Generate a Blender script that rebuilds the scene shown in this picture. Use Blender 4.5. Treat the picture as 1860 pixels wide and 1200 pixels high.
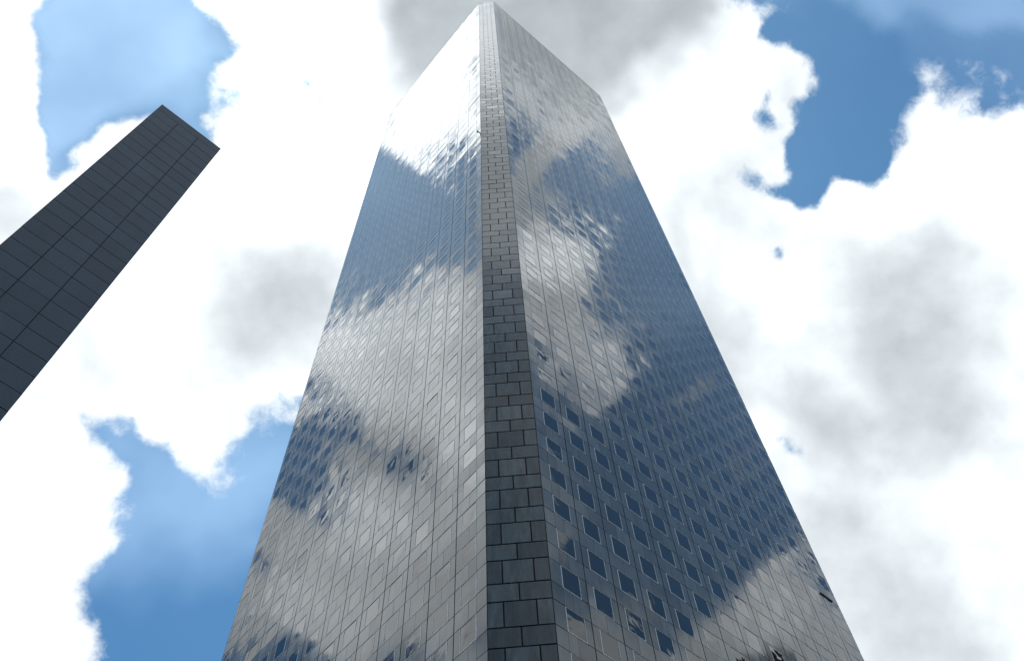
import bpy, bmesh, math, random
import numpy as np
from mathutils import Vector, Matrix

random.seed(7); rng = np.random.default_rng(7)
S = bpy.context.scene
for o in list(bpy.data.objects): bpy.data.objects.remove(o, do_unlink=True)
COL = S.collection
R = math.radians

# ---------------------------------------------------------------- camera
CAM = Vector((3.4544, -44.2702, 1.6))
FW = Vector((-0.00605371, 0.45651229, 0.88969651))
RT = Vector((0.9965758, 0.0761233, -0.0322787))
UP = RT.cross(FW)
cd = bpy.data.cameras.new('camera'); cam = bpy.data.objects.new('camera', cd); COL.objects.link(cam)
cd.sensor_width = 36.0; cd.lens = 36.0 * 1766.6167 / 1860.0
cd.clip_start = 0.1; cd.clip_end = 60000
m = Matrix((RT, UP, -FW)).transposed().to_4x4(); m.translation = CAM
cam.matrix_world = m
S.camera = cam

# ---------------------------------------------------------------- light
SUN_EL, SUN_AZ = 71.0, -6.0          # behind the tower, high and slightly to the left
W = bpy.data.worlds.new('World'); S.world = W; W.use_nodes = True
nt = W.node_tree; nt.nodes.clear()
sk = nt.nodes.new('ShaderNodeTexSky'); sk.sky_type = 'NISHITA'; sk.sun_disc = False
sk.sun_elevation = R(SUN_EL); sk.sun_rotation = R(SUN_AZ)
sk.air_density = 1.0; sk.dust_density = 0.3; sk.ozone_density = 1.5
bg = nt.nodes.new('ShaderNodeBackground'); bg.inputs['Strength'].default_value = SKY_STRENGTH = 0.10
ow = nt.nodes.new('ShaderNodeOutputWorld')
cm = nt.nodes.new('ShaderNodeVectorMath'); cm.operation = 'MULTIPLY'; cm.inputs[1].default_value = (.47, .93, 1.12)   # camera white balance leans cool
nt.links.new(sk.outputs[0], cm.inputs[0]); nt.links.new(cm.outputs[0], bg.inputs[0]); nt.links.new(bg.outputs[0], ow.inputs[0])
sd = bpy.data.lights.new('sun', 'SUN'); sd.energy = 3.0; sd.angle = R(0.5); sd.color = (1, .96, .9)
sun = bpy.data.objects.new('sun', sd); COL.objects.link(sun)
sdir = Vector((math.sin(R(SUN_AZ)) * math.cos(R(SUN_EL)), math.cos(R(SUN_AZ)) * math.cos(R(SUN_EL)), math.sin(R(SUN_EL))))
sun.rotation_euler = sdir.to_track_quat('Z', 'Y').to_euler(); sun.location = (0, 0, 400)
S.view_settings.view_transform = 'Standard'; S.view_settings.look = 'None'
S.view_settings.exposure = 0.0; S.view_settings.gamma = 1.0

# ---------------------------------------------------------------- helpers
def tag(o, label=None, cat=None, group=None, kind=None):
    for k, v in (('label', label), ('category', cat), ('group', group), ('kind', kind)):
        if v: o[k] = v
    return o

def empty(name, loc=(0, 0, 0)):
    o = bpy.data.objects.new(name, None); COL.objects.link(o); o.location = loc; return o

class MB:
    """collects quads, each with a material slot"""
    def __init__(s): s.v = []; s.f = []; s.m = []
    def quad(s, a, b, c, d, mi=0):
        n = len(s.v); s.v += [tuple(a), tuple(b), tuple(c), tuple(d)]; s.f.append((n, n+1, n+2, n+3)); s.m.append(mi)
    def slab(s, P, mi=0, off=None):
        """P: 4 front corners; off: vector to the back; shared verts so each slab is one island"""
        n = len(s.v); P = [Vector(p) for p in P]; s.v += [tuple(p) for p in P] + [tuple(p + off) for p in P]
        s.f.append((n, n+1, n+2, n+3)); s.m.append(mi)
        for i in range(4):
            j = (i + 1) % 4; s.f.append((n+j, n+i, n+4+i, n+4+j)); s.m.append(mi)
    def box(s, o, X, Y, Z, mi=0):
        """closed box from corner o with edge vectors"""
        o = Vector(o); X = Vector(X); Y = Vector(Y); Z = Vector(Z); n = len(s.v)
        s.v += [tuple(p) for p in (o, o+X, o+X+Y, o+Y, o+Z, o+X+Z, o+X+Y+Z, o+Y+Z)]
        for f in ((0,3,2,1),(4,5,6,7),(0,1,5,4),(1,2,6,5),(2,3,7,6),(3,0,4,7)):
            s.f.append(tuple(n+i for i in f)); s.m.append(mi)
    def build(s, name, mats, parent=None):
        me = bpy.data.meshes.new(name); me.from_pydata(s.v, [], s.f)
        for mt in (mats if isinstance(mats, (list, tuple)) else [mats]): me.materials.append(mt)
        me.polygons.foreach_set('material_index', s.m); me.update()
        o = bpy.data.objects.new(name, me); COL.objects.link(o)
        if parent: o.parent = parent
        return o

# ---------------------------------------------------------------- sky and clouds
# Each entry: outline in the stereographic plan of the sky seen from the plaza (x east, y north, zenith at 0,0),
# softness of its edge, cloud cover, cloud brightness, haze in the blue.  Painted in order, None leaves as is.
CLOUD_MAP = [
  ([(-0.3794,-0.009),(0.4327,0.0434),(0.4793,0.5224),(-0.4961,0.4442)], 0.0248, 1, 1.18, 0.1),
  ([(-0.0704,0.0027),(-0.5089,0.0397),(-0.4734,0.2325),(-0.2557,0.1388),(-0.1195,0.0741),(-0.0814,0.0255)], 0.0226, 1, 0.91, 0.3),
  ([(0.0706,-0.0001),(0.5127,0.0047),(0.508,0.2232),(0.2133,0.1217),(0.1097,0.0684),(0.0806,0.0289)], 0.0226, 0, 1.5, 0.28),
  ([(-0.112,0.015),(-0.0396,0.0209),(-0.0584,0.0837),(-0.0509,0.1109),(-0.0244,0.1242),(-0.0823,0.1805),(-0.1379,0.1736),(-0.1307,0.1)], 0.0208, None, 1.7, None),
  ([(-0.0481,0.0466),(0.1116,0.0588),(0.1065,0.086),(0.0971,0.1009),(0.0792,0.113),(0.0678,0.1258),(0.0593,0.1307),(0.0247,0.1448),(-0.0166,0.1303),(-0.0497,0.1123),(-0.055,0.0998),(-0.0557,0.0839)], 0.0193, None, 0.56, None),
  ([(-0.1696,0.1978),(-0.1306,0.1803),(-0.094,0.182),(-0.0816,0.2216),(-0.1042,0.2607),(-0.149,0.2661),(-0.1834,0.2483)], 0.0225, None, 0.97, None),
  ([(-0.1545,0.2074),(-0.1323,0.1916),(-0.1124,0.1913),(-0.0849,0.2006),(-0.0932,0.2202),(-0.1135,0.2414),(-0.1319,0.2478),(-0.1476,0.2364),(-0.1565,0.2203)], 0.0169, None, 0.78, None),
  ([(0.1415,0.1995),(0.2164,0.1979),(0.2698,0.2758),(0.2371,0.5064),(0.0896,0.5155),(0.1115,0.3385),(0.1394,0.3086)], 0.0227, None, 1.06, None),
  ([(0.2166,0.2007),(0.1788,0.2117),(0.1691,0.226),(0.1635,0.2463),(0.1578,0.2551),(0.1689,0.2669),(0.1715,0.2787),(0.1489,0.2757),(0.1429,0.2876),(0.1453,0.3056),(0.1565,0.3145),(0.1793,0.3172),(0.2234,0.3187),(0.2446,0.2944),(0.2332,0.2373)], 0.0223, None, 0.74, None),
  ([(0.0796,0.1882),(0.0989,0.2124),(0.1072,0.2244),(0.1212,0.2367),(0.1265,0.2546),(0.1202,0.2723),(0.1137,0.2902),(0.0771,0.2469)], 0.0171, None, 0.8, None),
  ([(0.1437,0.3476),(0.1615,0.3384),(0.1776,0.3381),(0.2121,0.3486),(0.2332,0.3765),(0.2507,0.5046),(0.1507,0.5139)], 0.0226, None, 0.84, None),
  ([(0.0919,0.1576),(0.1169,0.1533),(0.1306,0.1707),(0.1359,0.1993),(0.1163,0.2015),(0.0914,0.1774)], 0.0183, None, 0.95, None),
  ([(-0.2324,0.2625),(-0.1923,0.2765),(-0.1898,0.2859),(-0.1831,0.2932),(-0.1734,0.2956),(-0.1655,0.2904),(-0.1572,0.2828),(-0.1488,0.2752),(-0.1399,0.2742),(-0.129,0.2693),(-0.1216,0.2689),(-0.1065,0.2786),(-0.1215,0.3037),(-0.1557,0.3888),(-0.1751,0.4873),(-0.2599,0.4657),(-0.2341,0.3864),(-0.2392,0.3409),(-0.2181,0.3101)], 0.0142, 0, None, 0.06),
  ([(-0.2314,0.2568),(-0.1174,0.271),(-0.1278,0.318),(-0.1563,0.3435),(-0.2441,0.3367)], 0.0303, None, None, 0.75),
  ([(-0.1871,0.291),(-0.1557,0.2936),(-0.1392,0.2798),(-0.1456,0.306),(-0.1701,0.3137)], 0.0198, 0.38, None, None),
  ([(0.1409,0.0607),(0.1398,0.0855),(0.1296,0.0925),(0.1291,0.0977),(0.1355,0.1019),(0.1421,0.1049),(0.1461,0.1116),(0.1536,0.1173),(0.1564,0.1267),(0.1558,0.132),(0.1506,0.1358),(0.15,0.1466),(0.1442,0.1559),(0.1382,0.1626),(0.1361,0.1695),(0.1264,0.1719),(0.1278,0.1762),(0.136,0.1808),(0.1457,0.1868),(0.1539,0.1851),(0.1565,0.1773),(0.1658,0.1714),(0.1781,0.1709),(0.1922,0.1699),(0.2061,0.1379),(0.1963,0.0642)], 0.0087, 0, None, 0.12),
  ([(0.1352,0.1216),(0.1379,0.1218),(0.138,0.1325),(0.1426,0.1381),(0.1441,0.1463),(0.1387,0.1521),(0.1347,0.152),(0.1327,0.139)], 0.0058, 0.3, None, None),
  ([(0.1408,0.0843),(0.1493,0.0848),(0.1482,0.0911),(0.143,0.0913)], 0.0055, 0.42, None, None),
  ([(0.1317,0.2049),(0.1392,0.2052),(0.1392,0.2124),(0.1324,0.2136)], 0.0077, 0.3, None, None),
  ([(0.1334,0.313),(0.1523,0.3131),(0.1505,0.3236),(0.1388,0.3251)], 0.008, 0.45, None, None),
  ([(-0.1915,0.0335),(-0.1245,0.0399),(-0.1287,0.0641),(-0.1326,0.079),(-0.1281,0.0859),(-0.1275,0.0938),(-0.1359,0.0995),(-0.1414,0.1148),(-0.1485,0.1248),(-0.1656,0.1226),(-0.2085,0.1037)], 0.0138, 0.0, None, 0.85),
  ([(-0.1748,0.0871),(-0.1546,0.0908),(-0.1538,0.0974),(-0.1564,0.1037),(-0.1632,0.1055),(-0.1783,0.1037)], 0.0056, 1, None, None),
  ([(-0.0978,0.1036),(-0.0883,0.1072),(-0.0905,0.1145),(-0.0962,0.1104)], 0.0073, 0.36, None, 1),
  ([(-0.136,0.1074),(-0.1282,0.1083),(-0.1314,0.1187),(-0.1366,0.1181)], 0.0086, 0.4, None, 1),
  ([(-0.0655,0.001),(-0.1352,0.0086),(-0.1383,0.0202),(-0.1415,0.0319),(-0.1474,0.0439),(-0.1485,0.0611),(-0.1511,0.0897),(-0.1077,0.056),(-0.0814,0.0255)], 0.0094, 1, 3.2, None),
  ([(-0.1343,0.0094),(-0.1356,0.02),(-0.1407,0.0318),(-0.1468,0.0438),(-0.1463,0.0551),(-0.1426,0.0773),(-0.1443,0.0999),(-0.2265,0.1347),(-0.221,0.0991),(-0.2257,0.0851),(-0.2223,0.0758),(-0.225,0.0703),(-0.2287,0.0588),(-0.225,0.0519),(-0.2078,0.0456),(-0.2026,0.0383),(-0.2042,0.0281),(-0.2083,0.0158)], 0.0077, 0, None, 1.2),
  ([(-0.1426,0.0098),(-0.1423,0.0138),(-0.1612,0.0161),(-0.1645,0.0118)], 0.0043, 0.42, None, None),
  ([(-0.2265,0.1347),(-0.2195,0.099),(-0.2278,0.0587),(-0.2078,0.0456),(-0.2042,0.0281),(-0.2083,0.0152),(-0.2522,0.0192),(-0.2496,0.0731),(-0.2444,0.1139)], 0.0112, 1, 2.09, None),
  ([(-0.2427,0.1254),(-0.2522,0.0192),(-0.2823,0.022),(-0.2825,0.0768),(-0.2693,0.129)], 0.0171, None, 1.98, None),
  ([(-0.2493,0.0491),(-0.2703,0.0209),(-0.3309,0.0264),(-0.3277,0.0571)], 0.0174, None, 2.74, None),
  ([(-0.2478,0.1319),(-0.2524,0.1032),(-0.2582,0.1004),(-0.2618,0.1073),(-0.2581,0.1333)], 0.0067, 0.2, None, 0.3),
  ([(-0.2675,0.1405),(-0.273,0.1028),(-0.2757,0.0941),(-0.2853,0.0907),(-0.2915,0.1014),(-0.2997,0.1075),(-0.3051,0.1127),(-0.3171,0.1135),(-0.3254,0.1196),(-0.3254,0.1421),(-0.3129,0.1583)], 0.0068, -0.25, None, 0.25),
  ([(-0.2909,0.0829),(-0.2886,0.0714),(-0.3023,0.0643),(-0.3097,0.067),(-0.3122,0.0786),(-0.3028,0.0852)], 0.0052, -0.7, None, 0.2),
  ([(-0.3419,0.165),(-0.349,0.139),(-0.3566,0.1423),(-0.3568,0.1579),(-0.3531,0.1694)], 0.0079, 0.35, None, 0.2),
  ([(-0.3127,0.1226),(-0.3187,0.0253),(-0.3613,0.0292),(-0.3664,0.1289)], 0.0232, None, 1.92, None),
  ([(-0.3226,0.0965),(-0.3194,0.0747),(-0.3548,0.0847),(-0.3523,0.1029)], 0.0173, None, 2.25, None),
  ([(-0.3634,0.1467),(-0.3613,0.0292),(-0.451,0.0375),(-0.4325,0.1605)], 0.0231, None, 1.74, None),
  ([(-0.383,0.1848),(-0.3865,0.1645),(-0.3965,0.1384),(-0.4064,0.1211),(-0.4163,0.1097),(-0.4983,0.1178),(-0.477,0.2185)], 0.009, 0.1, None, 0.1),
  ([(-0.395,0.0424),(-0.3931,0.0309),(-0.4216,0.0335),(-0.4114,0.0449)], 0.0058, 0.1, None, 0.1),
  ([(-0.4057,0.0899),(-0.3997,0.0674),(-0.4142,0.0467),(-0.478,0.0591),(-0.4729,0.0966)], 0.0128, 0.4, None, None),
  ([(0.0579,-0.0016),(0.0645,0.0192),(0.1036,0.0577),(0.1427,0.0756),(0.1654,0.0804),(0.1552,0.0525),(0.1445,0.0389),(0.1616,0.0236),(0.19,0.0187),(0.1888,0.0027),(0.1266,0.0049)], 0.0074, 1, 0.69, 0.5),
  ([(0.1025,0.0068),(0.1121,0.0269),(0.1272,0.0483),(0.1389,0.0589),(0.1531,0.0639),(0.1455,0.0417),(0.1452,0.0304),(0.1377,0.0224),(0.1295,0.006)], 0.0074, 1, 1.26, None),
  ([(0.1307,0.0045),(0.1383,0.0124),(0.1472,0.0117),(0.1473,0.0032)], 0.0037, 0.3, None, None),
  ([(0.1487,0.003),(0.146,0.0332),(0.1511,0.0343),(0.1616,0.0236),(0.1698,0.0187),(0.1845,0.022),(0.1859,0.0029)], 0.0076, 1, 0.82, None),
  ([(0.1433,0.0418),(0.1498,0.0358),(0.1616,0.0236),(0.1697,0.0172),(0.1775,0.0254),(0.183,0.0337),(0.1948,0.0446),(0.2068,0.0489),(0.2456,0.0535),(0.2481,0.1064),(0.1598,0.0806),(0.1558,0.061)], 0.0066, 0, None, 0.7),
  ([(0.1844,0.003),(0.1882,0.0144),(0.1845,0.022),(0.1869,0.0349),(0.1978,0.0459),(0.2097,0.0487),(0.2184,0.0467),(0.2333,0.0482),(0.2425,0.0513),(0.2506,0.0621),(0.2629,0.0668),(0.2703,0.064),(0.2763,0.0516),(0.2782,0.0333),(0.2675,0.0189),(0.2613,0.0088),(0.2422,0.0043),(0.2123,0.0037)], 0.0051, 0.95, 1.16, None),
  ([(0.2344,0.0004),(0.2436,0.0714),(0.2736,0.0698),(0.2806,0.0331),(0.2661,0.0008)], 0.008, 0.66, 1.57, None),
  ([(0.186,0.0043),(0.1911,0.0142),(0.1911,0.0332),(0.1991,0.0444),(0.2125,0.0465),(0.2237,0.037),(0.2224,0.0192),(0.2184,0.0062)], 0.0067, 1, 2.23, None),
  ([(0.1556,0.0183),(0.1712,0.0373),(0.1853,0.0335),(0.1816,0.0222)], 0.0076, 0.5, None, None),
  ([(0.2476,-0.0037),(0.2484,0.0068),(0.2699,0.0111),(0.2693,0.0036),(0.2598,-0.0017)], 0.0057, 0.2, None, None),
  ([(0.218,0.0403),(0.2219,0.0548),(0.2461,0.0623),(0.2486,0.0533)], 0.0068, 0.55, None, None),
  ([(0.2773,0.0861),(0.2744,0.1084),(0.2805,0.1117),(0.2841,0.0917)], 0.0051, 0.62, 0.63, None),
  ([(0.312,0.1172),(0.319,0.1287),(0.329,0.1333),(0.3259,0.1181)], 0.0051, 0.62, 0.75, None),
  ([(0.3122,-0.003),(0.3125,0.0087),(0.3349,0.023),(0.3536,0.0284),(0.3686,0.0241),(0.3835,0.0097),(0.3817,-0.0059)], 0.0041, 0.52, 1.2, None),
  ([(0.3968,-0.0072),(0.3976,0.0243),(0.3999,0.0398),(0.4129,0.0607),(0.4254,0.0831),(0.4136,0.0948),(0.4003,0.1094),(0.3904,0.1206),(0.3754,0.1305),(0.3651,0.1399),(0.3641,0.1488),(0.3714,0.1558),(0.3832,0.1626),(0.4237,0.1808),(0.5095,0.2091),(0.511,-0.0175)], 0.0069, 1, 1.11, None),
  ([(0.4047,0.0954),(0.3958,0.1143),(0.3837,0.136),(0.3985,0.1441),(0.4223,0.1397),(0.4197,0.1066)], 0.0114, None, 1.63, None),
  ([(0.3923,0.1533),(0.395,0.1649),(0.4065,0.1716),(0.41,0.1582)], 0.0067, 0.35, None, None),
  ([(0.3716,0.1426),(0.3804,0.1539),(0.3893,0.1564),(0.3866,0.1448)], 0.0056, 0.5, None, None),
  ([(-0.0127,-0.062),(0.0112,-0.0639),(-0.0244,-0.4817),(-0.0496,-0.4791)], 0.003, 0, 1.0, 0.1),
  ([(-0.0175,-0.0566),(0.0169,-0.0593),(0.0168,-0.1167),(-0.0206,-0.1136)], 0.0027, 1, 2.4, None),
  ([(-0.0233,-0.1134),(0.0168,-0.1167),(0.013,-0.1679),(-0.0257,-0.1647)], 0.0022, 1, 0.55, None),
  ([(-0.0285,-0.1644),(0.0145,-0.1681),(0.0148,-0.202),(-0.029,-0.1982)], 0.0023, 1, 1.8, None),
  ([(-0.0356,-0.2658),(0.0187,-0.2705),(0.019,-0.3071),(-0.0391,-0.302)], 0.0024, 1, 0.7, None),
]

def sd_poly(px, py, poly):
    d = np.full(px.shape, 1e9); inside = np.zeros(px.shape, bool); n = len(poly)
    for i in range(n):
        x0, y0 = poly[i]; x1, y1 = poly[(i+1) % n]; ex, ey = x1-x0, y1-y0
        t = np.clip(((px-x0)*ex + (py-y0)*ey) / (ex*ex+ey*ey+1e-12), 0, 1)
        d = np.minimum(d, (px-x0-t*ex)**2 + (py-y0-t*ey)**2)
        c = ((y0 > py) != (y1 > py)) & (px < ex * (py-y0) / (ey if abs(ey) > 1e-12 else 1e-12) + x0)
        inside ^= c
    d = np.sqrt(d); return np.where(inside, d, -d)

def cloud_dome():
    Rd = 9000.0
    els = np.concatenate([np.arange(-2, 34, 2.0), np.arange(34, 89.6, 0.36)]); na = 540
    az = np.arange(na) * 2 * np.pi / na
    E, A = np.meshgrid(np.radians(els), az, indexing='ij')
    X = np.cos(E)*np.sin(A); Y = np.cos(E)*np.cos(A); Z = np.sin(E)
    v = np.stack([X.ravel(), Y.ravel(), Z.ravel()], 1); v = np.vstack([v, [[0, 0, 1]]])
    ne = len(els); f = []
    for i in range(ne-1):
        a = i*na
        for j in range(na):
            k = (j+1) % na; f.append((a+j, a+na+j, a+na+k, a+k))
    a = (ne-1)*na; top = len(v)-1
    for j in range(na): f.append((a+j, top, a+(j+1) % na))
    px = v[:, 0]/(1+v[:, 2]); py = v[:, 1]/(1+v[:, 2])
    lat = np.random.default_rng(3).random((256, 256, 2)) - .5
    def vnoise(x, y, sc):
        x = x*sc + 90; y = y*sc + 90; i = np.floor(x).astype(int); j = np.floor(y).astype(int); u = x-i; w = y-j
        u = (u*u*(3-2*u))[:, None]; w = (w*w*(3-2*w))[:, None]; i %= 255; j %= 255
        return (lat[i, j]*(1-u) + lat[i+1, j]*u)*(1-w) + (lat[i, j+1]*(1-u) + lat[i+1, j+1]*u)*w
    wv = vnoise(px, py, 28)*.016 + vnoise(px+.37, py-.21, 61)*.010 + vnoise(px-.13, py+.5, 130)*.006
    px = px + wv[:, 0]; py = py + wv[:, 1]
    c = np.full(len(v), .55); L = np.full(len(v), 1.15); h = np.full(len(v), .2)
    for poly, ft, pc, pL, ph in CLOUD_MAP:
        s = np.clip(sd_poly(px, py, poly)/(2*ft)+.5, 0, 1); s = s*s*(3-2*s)
        if pc is not None: c += (pc-c)*s
        if pL is not None: L += (pL-L)*s
        if ph is not None: h += (ph-h)*s
    me = bpy.data.meshes.new('clouds'); me.from_pydata((v*Rd).tolist(), [], f)
    at = me.attributes.new('cloud', 'FLOAT_VECTOR', 'POINT')
    at.data.foreach_set('vector', np.stack([c, L, h], 1).astype(np.float32).ravel())
    me.polygons.foreach_set('use_smooth', [True]*len(f)); me.update()
    o = bpy.data.objects.new('clouds', me); COL.objects.link(o); o.location = (CAM.x, CAM.y, 0)
    tag(o, kind='structure')
    mt = bpy.data.materials.new('cloud_vapour'); mt.use_nodes = True; mt.cycles.emission_sampling = 'NONE'
    nt = mt.node_tree; nt.nodes.clear(); N = nt.nodes.new; Lk = nt.links.new
    def math_(op, a, b=None, c=None, clamp=False):
        n = N('ShaderNodeMath'); n.operation = op; n.use_clamp = clamp
        for i, x in enumerate((a, b, c)):
            if x is None: continue
            if isinstance(x, (int, float)): n.inputs[i].default_value = x
            else: Lk(x, n.inputs[i])
        return n.outputs[0]
    atn = N('ShaderNodeAttribute'); atn.attribute_name = 'cloud'
    sp = N('ShaderNodeSeparateXYZ'); Lk(atn.outputs['Vector'], sp.inputs[0])
    tc = N('ShaderNodeTexCoord')
    vs = N('ShaderNodeVectorMath'); vs.operation = 'SCALE'; vs.inputs['Scale'].default_value = 1/Rd; Lk(tc.outputs['Object'], vs.inputs[0])
    def noise(sc, det, rough, dist=0.0, off=0.0):
        n = N('ShaderNodeTexNoise'); n.inputs['Scale'].default_value = sc; n.inputs['Detail'].default_value = det
        n.inputs['Roughness'].default_value = rough; n.inputs['Distortion'].default_value = dist
        if off:
            ad = N('ShaderNodeVectorMath'); ad.operation = 'ADD'; ad.inputs[1].default_value = (off, off*.7, -off); Lk(vs.outputs[0], ad.inputs[0]); Lk(ad.outputs[0], n.inputs['Vector'])
        else: Lk(vs.outputs[0], n.inputs['Vector'])
        return n.outputs['Fac']
    n1a = noise(16, 12, .58, .4); n1b = noise(75, 8, .62, .4, 1.7); n2 = noise(9, 5, .5, 0, 3.1); n3 = noise(5, 4, .5, 0, 7.7)
    # cover: painted field + fractal edge, then a soft threshold
    bil = math_('SUBTRACT', .34, math_('ABSOLUTE', math_('MULTIPLY_ADD', noise(34, 7, .55, .4, 5.3), 2.0, -1.0)))     # rounded billows
    nz = math_('MULTIPLY_ADD', math_('SUBTRACT', n1b, .5), .85, math_('MULTIPLY_ADD', math_('SUBTRACT', n1a, .5), 1.9, math_('MULTIPLY', bil, .45)))
    e = math_('ADD', nz, math_('MULTIPLY_ADD', sp.outputs['X'], 2.0, -.46))
    mr = N('ShaderNodeMapRange'); mr.interpolation_type = 'SMOOTHSTEP'
    mr.inputs['From Min'].default_value = .25; mr.inputs['From Max'].default_value = 1.2; Lk(e, mr.inputs['Value'])
    cov = mr.outputs[0]
    # brightness of the vapour, thicker and thinner billows
    n4 = noise(30, 3, .5, 0, 9.1)
    lum = math_('MULTIPLY', sp.outputs['Y'], math_('MULTIPLY_ADD', math_('SUBTRACT', n4, .5), .35, math_('MULTIPLY_ADD', math_('SUBTRACT', n2, .5), .8, 1.0)))
    tint = N('ShaderNodeMix'); tint.data_type = 'RGBA'
    tint.inputs[6].default_value = (.88, .97, 1.03, 1); tint.inputs[7].default_value = (.94, .99, 1.02, 1)
    mr2 = N('ShaderNodeMapRange'); mr2.inputs['From Min'].default_value = .6; mr2.inputs['From Max'].default_value = 1.2; Lk(lum, mr2.inputs['Value'])
    Lk(mr2.outputs[0], tint.inputs[0])
    em = N('ShaderNodeEmission'); Lk(tint.outputs[2], em.inputs['Color']); Lk(lum, em.inputs['Strength'])
    # thin high haze that whitens the blue
    hz = N('ShaderNodeEmission'); hz.inputs['Color'].default_value = HAZE_COL
    Lk(math_('MULTIPLY', sp.outputs['Z'], math_('MULTIPLY_ADD', math_('SUBTRACT', n3, .5), .8, HAZE_GAIN)), hz.inputs['Strength'])
    tr = N('ShaderNodeBsdfTransparent'); ads = N('ShaderNodeAddShader'); Lk(tr.outputs[0], ads.inputs[0]); Lk(hz.outputs[0], ads.inputs[1])
    mx = N('ShaderNodeMixShader'); Lk(cov, mx.inputs[0]); Lk(ads.outputs[0], mx.inputs[1]); Lk(em.outputs[0], mx.inputs[2])
    out = N('ShaderNodeOutputMaterial'); Lk(mx.outputs[0], out.inputs['Surface'])
    me.materials.append(mt)
HAZE_COL = (.62, .80, .95, 1); HAZE_GAIN = .42
cloud_dome()

# ---------------------------------------------------------------- materials
def mat(name, base, rough, ior=1.5, metal=0.0, island=0.0, speck=0.0, stain=0.0, bump=None, rough_var=0.0):
    mt = bpy.data.materials.new(name); mt.use_nodes = True; nt = mt.node_tree; N = nt.nodes.new; Lk = nt.links.new
    b = nt.nodes['Principled BSDF']; b.inputs['Base Color'].default_value = (*base, 1); b.inputs['Roughness'].default_value = rough
    b.inputs['IOR'].default_value = ior; b.inputs['Metallic'].default_value = metal
    tc = N('ShaderNodeTexCoord'); col = None
    rgb = N('ShaderNodeRGB'); rgb.outputs[0].default_value = (*base, 1); col = rgb.outputs[0]
    def mul(col, fac):
        v = N('ShaderNodeVectorMath'); v.operation = 'SCALE'; Lk(col, v.inputs[0]); Lk(fac, v.inputs['Scale']); return v.outputs[0]
    def mr(src, lo, hi, a=0., c=1.):
        n = N('ShaderNodeMapRange'); n.inputs['From Min'].default_value = a; n.inputs['From Max'].default_value = c
        n.inputs['To Min'].default_value = lo; n.inputs['To Max'].default_value = hi; Lk(src, n.inputs['Value']); return n.outputs[0]
    if island:
        g = N('ShaderNodeNewGeometry'); col = mul(col, mr(g.outputs['Random Per Island'], 1-island, 1+island))
    if speck:
        n = N('ShaderNodeTexNoise'); n.inputs['Scale'].default_value = 14; n.inputs['Detail'].default_value = 6; n.inputs['Roughness'].default_value = .8
        Lk(tc.outputs['Object'], n.inputs['Vector']); col = mul(col, mr(n.outputs['Fac'], 1-speck, 1+speck, .3, .7))
    if stain:
        mp = N('ShaderNodeMapping'); mp.inputs['Scale'].default_value = (1.6, 1.6, .35); Lk(tc.outputs['Object'], mp.inputs[0])
        n = N('ShaderNodeTexNoise'); n.inputs['Scale'].default_value = 1.0; n.inputs['Detail'].default_value = 5; n.inputs['Roughness'].default_value = .65
        Lk(mp.outputs[0], n.inputs['Vector']); col = mul(col, mr(n.outputs['Fac'], 1-stain, 1+stain, .3, .7))
    Lk(col, b.inputs['Base Color'])
    if rough_var:
        n = N('ShaderNodeTexNoise'); n.inputs['Scale'].default_value = .8; n.inputs['Detail'].default_value = 3
        Lk(tc.outputs['Object'], n.inputs['Vector']); Lk(mr(n.outputs['Fac'], rough, rough+rough_var, .35, .7), b.inputs['Roughness'])
    if bump:
        sc, st = bump
        n = N('ShaderNodeTexNoise'); n.inputs['Scale'].default_value = sc; n.inputs['Detail'].default_value = 2; n.inputs['Roughness'].default_value = .4
        Lk(tc.outputs['Object'], n.inputs['Vector'])
        bp = N('ShaderNodeBump'); bp.inputs['Distance'].default_value = st; bp.inputs['Strength'].default_value = 1.0
        Lk(n.outputs['Fac'], bp.inputs['Height']); Lk(bp.outputs[0], b.inputs['Normal'])
    return mt

M_GRAN = mat('polished_grey_granite', (.092, .104, .108), .075, 1.41, island=.26, speck=.22, stain=.2, bump=(.45, .006), rough_var=.06)
M_GLASS = mat('tinted_window_glass', (.003, .005, .008), .01, 1.53, bump=(.7, .012))
M_FRAME = mat('bright_aluminium_frame', (.55, .57, .58), .42, metal=.3)
M_JOINT = mat('dark_joint_sealant', (.012, .013, .013), .8)
M_PIER = mat('honed_granite_blocks', (.040, .054, .058), .17, 1.5, island=.4, speck=.3, stain=.55, bump=(1.3, .004))
M_PJOINT = mat('dark_pier_joint', (.008, .008, .008), .9)  # near-black backing seen in the joints between pier blocks
M_ROOF = mat('roof_gravel', (.25, .24, .22), .95, speck=.3)
M_LOBBY = mat('lobby_glass', (.02, .024, .026), .03, 1.6)
M_DARKMET = mat('dark_painted_metal', (.03, .03, .032), .45, metal=.3)
M_SLATE = mat('slate_blue_cladding', (.030, .050, .074), .5, 1.35, island=.10, speck=.15, stain=.12)
M_SLATEJ = mat('slate_cladding_joint', (.010, .015, .02), .8)
M_BROWN = mat('brown_stone_facade', (.032, .028, .036), .5, speck=.2)
M_PAVE = mat('plaza_granite_paving', (.26, .25, .24), .6, speck=.2, stain=.2)
M_ASPH = mat('asphalt', (.05, .05, .052), .9, speck=.3)
M_KERB = mat('kerb_stone', (.35, .34, .32), .8, speck=.2)

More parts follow.
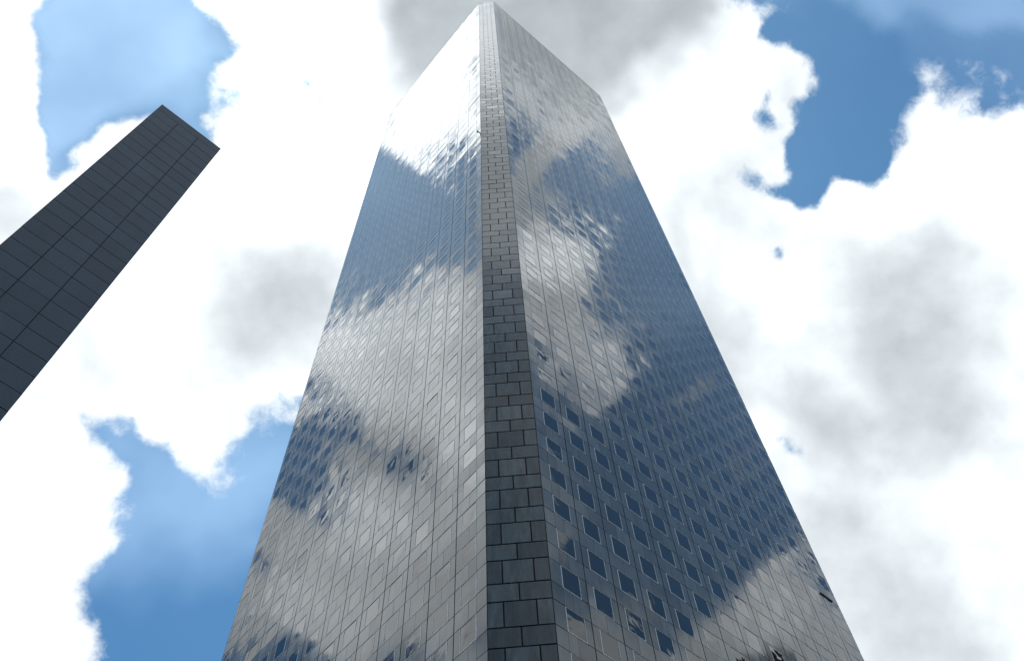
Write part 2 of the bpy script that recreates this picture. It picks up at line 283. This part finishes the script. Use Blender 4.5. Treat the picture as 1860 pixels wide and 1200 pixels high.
# ---------------------------------------------------------------- the tower
q = math.sqrt(.5); Z = Vector((0, 0, 1))
FLOOR = 4.0; BAY = 0.75898*4; TALL = .5734*4; X0 = .26*4 - .2175*BAY   # extra strip beside the corner pier
NB = 14; WIDTH = 14.06*BAY; STRIP = 4.2895
Z0 = 141.64; TOP = 298.05; NMIN, NMAX = -39, 33                   # floors: top of window row n is Z0 - 4n
tower = empty('skyscraper', (0, 0, 0))
tag(tower, 'very tall tower of polished grey granite with small square windows mirroring the clouds', 'skyscraper')

A0 = Vector((0, 0, 0)); B0 = Vector((STRIP, 0, 0))
FACES = [(A0, Vector((-q, q, 0)), Vector((-q, -q, 0))), (B0, Vector((q, q, 0)), Vector((q, -q, 0)))]
E_L = A0 + FACES[0][1]*WIDTH; E_R = B0 + FACES[1][1]*WIDTH
JW, JH = .045, .028      # half joints
DEP = .09

def tilted(P, n, s, s2, base=0.0):
    """four corners of a face, tipped by a small pitch and yaw about their centre"""
    c = sum((p for p in P), Vector())/4; pit = rng.normal(0, s) + base; yw = rng.normal(0, s2)
    du = (P[1]-P[0]).normalized(); return [p + n*((p-c).dot(Z)*pit + (p-c).dot(du)*yw) for p in P]

def cell(o, d, n, u0, u1, z0, z1, push=0.0):
    """corners seen from outside counter-clockwise, u along d"""
    a, b, c, e = (o + d*u0 + Z*z0 + n*push, o + d*u1 + Z*z0 + n*push, o + d*u1 + Z*z1 + n*push, o + d*u0 + Z*z1 + n*push)
    return [a, b, c, e]
def orient(P, n):
    if (P[1]-P[0]).cross(P[3]-P[0]).dot(n) < 0: P = [P[1], P[0], P[3], P[2]]
    return P

FRW = .052
SIG_P, SIG_Y = R(.20), R(.16)      # how far the stone slabs are out of true
GSIG_P, GSIG_Y = R(.28), R(.22)    # and the panes
def frame_bars(mb, o, d, n, u0, u1, z0, z1, mi=0, w=FRW, pr=.02):
    t = w*.55
    for (a, b, c, e) in ((u0, u1, z1-t, z1), (u0, u1, z0, z0+w), (u0, u0+w, z0+w, z1-t), (u1-t, u1, z0+w, z1-t)):
        mb.slab(orient(cell(o, d, n, a, b, c, e, pr), n), mi, -n*(pr+.05))

def px_of(P):
    dlt = P - CAM; z = dlt.dot(FW); return (dlt.dot(RT)/z, dlt.dot(UP)/z) if z > 0 else (9, 9)

PITCH = []
SLOT = (1, 13, 16)
wins = []
WW = .565*BAY
for fi, (o, d, n) in enumerate(FACES):
    pan = MB()
    RP = np.random.default_rng(40+fi).normal(0, R(.26), (NMAX-NMIN+1, 2, 6)); PITCH.append(RP)   # courses lean a little together
    for k in range(NMIN, NMAX+1):
        zt = Z0 - FLOOR*k; zb = zt - TALL; zs = zt - FLOOR
        for j in range(NB):
            c0 = X0 + j*BAY; c1 = c0 + BAY
            if j == 0: c0 = 0.0
            if j == NB-1: c1 = WIDTH
            wl = X0 + j*BAY + .2175*BAY; wr = wl + WW; wm = (wl+wr)/2
            jw0 = JW if j else .02; jw1 = JW
            cells = [(c0+jw0, wl, zb+JH, zt-JH), (wr, c1-jw1, zb+JH, zt-JH)]
            if j == 0: cells += [(c0+jw0, wl-.012, zs+JH, zb-JH), (wl+.012, wm-.012, zs+JH, zb-JH)]
            else: cells += [(c0+jw0, wm-.012, zs+JH, zb-JH)]
            cells += [(wm+.012, c1-jw1, zs+JH, zb-JH)]
            if k == NMIN: zt_ = zt
            for (a, b, zl, zh) in cells:
                P = orient(cell(o, d, n, a, b, zl, zh), n)
                t = (j+.5)/NB*5; ti = int(t); tf = t-ti; row = RP[k-NMIN][0 if zh > zb else 1]
                pan.slab(tilted(P, n, SIG_P, SIG_Y, row[ti]*(1-tf)+row[min(ti+1, 5)]*tf), 0, -n*DEP)
            wins.append((fi, j, k, wl, wr, zb+.012, zt-.055))   # shadow gap under the slab above
    # backing seen in the joints
    zlo = Z0-FLOOR*(NMAX+1)
    pan.slab(orient(cell(o, d, n, 0.0, WIDTH, zlo, TOP-.10, -.055), n), 1, -n*.4)
    # coping
    pan.box(o + d*0.0 + Z*(TOP-.26) - n*.5, d*WIDTH, n*.53, Z*.26, 0)
    w = pan.build('wall', [M_GRAN, M_JOINT], tower)
    w['label'] = ('left-hand facade, ' if fi == 0 else 'right-hand facade, ') + 'grey granite slabs reflecting ' + ('white clouds' if fi == 0 else 'deep blue sky')

# windows: the hundred that show largest are parts of their own, the others one part
def size_of(wn):
    fi, j, k, wl, wr, zb, zt = wn; o, d, n = FACES[fi]
    Q = [px_of(o+d*a+Z*b) for a, b in ((wl, zb), (wr, zb), (wr, zt), (wl, zt))]
    cx = sum(p[0] for p in Q)/4; cy = sum(p[1] for p in Q)/4
    if abs(cx) > .53 or abs(cy) > .345: return 0
    return abs(sum(Q[i][0]*Q[(i+1) % 4][1]-Q[(i+1) % 4][0]*Q[i][1] for i in range(4)))/2
order = sorted(range(len(wins)), key=lambda i: -size_of(wins[i])); big = set(order[:100])
rest = MB()
def add_window(pm, fm, wn, gm, fmi):
    fi, j, k, wl, wr, zb, zt = wn; o, d, n = FACES[fi]
    P = orient(cell(o, d, n, wl+FRW*.6, wr-FRW*.6, zb+FRW*.6, zt-FRW*.6, .001), n)
    t = (j+.5)/NB*5; ti = int(t); tf = t-ti; row = PITCH[fi][k-NMIN][0]
    pm.slab(tilted(P, n, GSIG_P, GSIG_Y, row[ti]*(1-tf)+row[min(ti+1, 5)]*tf), gm, -n*.03)
    frame_bars(fm, o, d, n, wl+.008, wr-.008, zb, zt, fmi)
for i, wn in enumerate(wins):
    if i in big:
        p = MB(); f = MB(); add_window(p, f, wn, 0, 0)
        po = p.build('window', [M_GLASS], tower); f.build('frame', [M_FRAME], po)
    else: add_window(rest, rest, wn, 0, 1)
ro = rest.build('window', [M_GLASS, M_FRAME], tower); tag(ro, kind='stuff')

# corner piers of rusticated granite blocks, alternating three-block and two-block courses
def pier(o, d, n, width, label=None):
    mb = MB()
    g = .06; gv = .05
    for k in range(NMIN, NMAX+1):
        zt = Z0-FLOOR*k; zb = zt-TALL; zs = zt-FLOOR
        for us, zl, zh in (((0, .25, .75, 1), zb, zt), ((0, .5, 1), zs, zb)):
            for a, b in zip(us[:-1], us[1:]):
                P = orient(cell(o, d, n, a*width+gv, b*width-gv, zl+g, zh-g, .03), n)
                mb.slab(tilted(P, n, R(.35), R(.35)), 0, -n*.14)
    mb.slab(orient(cell(o, d, n, .0, width, Z0-FLOOR*(NMAX+1), TOP-.10, -.07), n), 1, -n*.4)
    mb.box(o + Z*(TOP-.22) - n*.4, d*width, n*.42, Z*.24, 0)
    w = mb.build('corner_pier', [M_PIER, M_PJOINT], tower)
    if label: w['label'] = label
pier(A0, Vector((1, 0, 0)), Vector((0, -1, 0)), STRIP, 'narrow bevelled corner of coursed grey granite blocks')
pier(E_L + Vector((0, STRIP, 0)), Vector((0, -1, 0)), Vector((-1, 0, 0)), STRIP)
pier(E_R, Vector((0, 1, 0)), Vector((1, 0, 0)), STRIP)
# far walls, closed solid core, roof
bk = MB(); zlo = Z0-FLOOR*(NMAX+1)
C1 = E_L + Vector((0, STRIP, 0)); C2 = E_R + Vector((0, STRIP, 0)); C3 = C1 + Vector((q, q, 0))*WIDTH; C4 = C2 + Vector((-q, q, 0))*WIDTH
for a, b in ((C2, C4), (C4, C3), (C3, C1)):
    dd = (b-a); ln = dd.length; dd.normalize(); nn = Vector((dd.y, -dd.x, 0))
    for k in range(NMIN, NMAX+1):
        zt = Z0-FLOOR*k
        bk.slab(orient(cell(a, dd, nn, .05, ln-.05, zt-TALL+.02, zt-.02), nn), 1, -nn*.3)
        bk.slab(orient(cell(a, dd, nn, .05, ln-.05, zt-FLOOR+.02, zt-TALL-.02), nn), 0, -nn*.3)
    bk.slab(orient(cell(a, dd, nn, 0, ln, zlo, TOP-.1, -.06), nn), 2, -nn*.4)
bk.build('wall', [M_GRAN, M_GLASS, M_JOINT], tower)
rf = MB(); ring = [A0, B0, E_R, C2, C4, C3, C1, E_L]; n0 = len(rf.v)
cen = sum(ring, Vector())/8
rf.v = [tuple(cen+(p-cen)*.988+Z*(TOP-.7)) for p in ring] + [tuple(cen+(p-cen)*.988+Z*(TOP-1.1)) for p in ring]
rf.f = [tuple(range(8)), tuple(reversed(range(8, 16)))] + [(i, 8+i, 8+(i+1) % 8, (i+1) % 8) for i in range(8)]; rf.m = [0]*10
rf.build('roof', [M_ROOF], tower)
lb = MB()
for i in range(8):
    a = ring[i]; b = ring[(i+1) % 8]; dd = b-a; ln = dd.length; dd.normalize(); nn = Vector((dd.y, -dd.x, 0))
    lb.slab(orient(cell(a, dd, nn, .3, ln-.3, .1, zlo, -1.2), nn), 0, -nn*.2)
    for c in range(max(2, int(ln/6))+1):
        u = (ln-1.0)*c/max(2, int(ln/6))
        lb.box(a+dd*u-nn*1.15+Z*.1, dd*1.0, nn*1.1, Z*(zlo-.1), 1)
lb.build('lobby', [M_LOBBY, M_GRAN], tower)

# small open vent slot near the far right edge of the right-hand facade
o, d, n = FACES[1]; v = MB()
zc = Z0-FLOOR*SLOT[2]+.03
v.box(o+d*(13.06*BAY)+Z*(zc-.1)+n*.03, d*(.62*BAY), n*.10, Z*.17, 0)
v.build('vent_hood', [M_DARKMET], tower)
# small bracket on the left-hand facade beside the corner pier
o, d, n = FACES[0]; v = MB()
v.box(o+d*.30+Z*161.6+n*.02, d*.14, n*.42, Z*.14, 0)
v.box(o+d*.26+Z*160.9+n*.26, d*.22, n*.18, Z*.8, 0)
v.build('bracket', [M_DARKMET], tower)

# ---------------------------------------------------------------- neighbouring building, left
KB = .27                                                            # a mid-rise block close to the camera
nb = empty('office_building', (CAM.x-44.046*KB, CAM.y+40.856*KB, 0))
tag(nb, 'dark slate-clad building whose top corner juts in from the left edge', 'building')
P0 = Vector((0, 0, 0)); dn = Vector((-.69816, -.71594, 0)); nn = Vector((.71594, -.69816, 0)); H = 1.6+150*KB; LEN = 10.6*KB; DEPTH = 7.0
sdv = Vector((-44.046, 40.856, 0)).normalized(); sdv = (Matrix.Rotation(R(3), 3, 'Z') @ sdv); sn = Vector((sdv.y, -sdv.x, 0))
if sn.dot(dn) > 0: sn = -sn
mb = MB(); colw = 3.5*KB; rowh = 2.9*KB; top = 2.35*KB
def clad(o, d, n, ln):
    z1 = H; r = 0
    while z1 > 0.2:
        hgt = top if r == 0 else rowh; z0 = max(z1-hgt, 0)
        if r == 0: us = [0, ln]
        elif r < 26: us = [0]+[colw*i for i in range(1, 40) if colw*i < ln-.2]+[ln]
        else: us = [0]+[colw*i for i in range(1, 40) if colw*i < ln-.2 and i % 2 == 0]+[ln]
        for a, b in zip(us[:-1], us[1:]):
            Pq = orient(cell(o, d, n, a+(.012 if a else 0), b-(.012 if b < ln else 0), z0+.012, z1-(.012 if r else 0)), n)
            mb.slab(tilted(Pq, n, R(.15), R(.15)), 0, -n*.05)
        z1 = z0; r += 1
    mb.slab(orient(cell(o, d, n, .02, ln-.02, 0, H-.02, -.03), n), 1, -n*.1)
clad(P0, dn, nn, LEN)
clad(P0, sdv, sn, DEPTH)
P1 = P0+dn*LEN
clad(P1, sdv, -sn, DEPTH)
clad(P0+sdv*DEPTH, dn, -nn, LEN)
mb.build('cladding', [M_SLATE, M_SLATEJ], nb)
r2 = MB(); r2.box(P0+Z*(H-.3)+dn*.06+sdv*.06, dn*(LEN-.12), sdv*(DEPTH-.12), Z*.22, 0); r2.build('roof', [M_ROOF], nb)

# far tower across the street, seen only as a reflection low in the right-hand facade
ft = empty('apartment_tower', (152, 47, 0))
tag(ft, 'brown stone high-rise across the street, mirrored low in the right-hand facade', 'building')
mb = MB(); mb.box((0, 0, 0), (30, 0, 0), (0, 17, 0), (0, 0, 183), 0); mb.box((3, 4, 183), (14, 0, 0), (0, 9, 0), (0, 0, 4), 0)
mb.build('wall', [M_BROWN], ft)
mb = MB()
for k in range(44):
    for j in range(5):
        mb.slab(orient(cell(Vector((0, 17, 0)), Vector((0, -1, 0)), Vector((-1, 0, 0)), 1+j*3.1, 3.1+j*3.1, 2+k*4.0, 4.2+k*4.0, .01), Vector((-1, 0, 0))), 0, Vector((.1, 0, 0)))
tag(mb.build('window', [M_GLASS], ft), kind='stuff')

# ---------------------------------------------------------------- ground level
g = MB(); g.box((-6000, -6000, -1.0), (12000, 0, 0), (0, 12000, 0), (0, 0, .85), 0)
tag(g.build('ground', [M_ASPH]), kind='structure')
p = MB(); p.box((-60, -75, -.14), (125, 0, 0), (0, 190, 0), (0, 0, .14), 0)
tag(p.build('pavement', [M_PAVE]), kind='structure')
kb = MB()
kb.box((-60.3, -75.3, -.15), (125.6, 0, 0), (0, .298, 0), (0, 0, .155), 0)
kb.box((-60.3, 115.002, -.15), (125.6, 0, 0), (0, .298, 0), (0, 0, .155), 0)
kb.box((-60.3, -75.0, -.15), (.298, 0, 0), (0, 190, 0), (0, 0, .155), 0)
kb.box((65.002, -75.0, -.15), (.298, 0, 0), (0, 190, 0), (0, 0, .155), 0)
tag(kb.build('kerb', [M_KERB]), kind='structure')
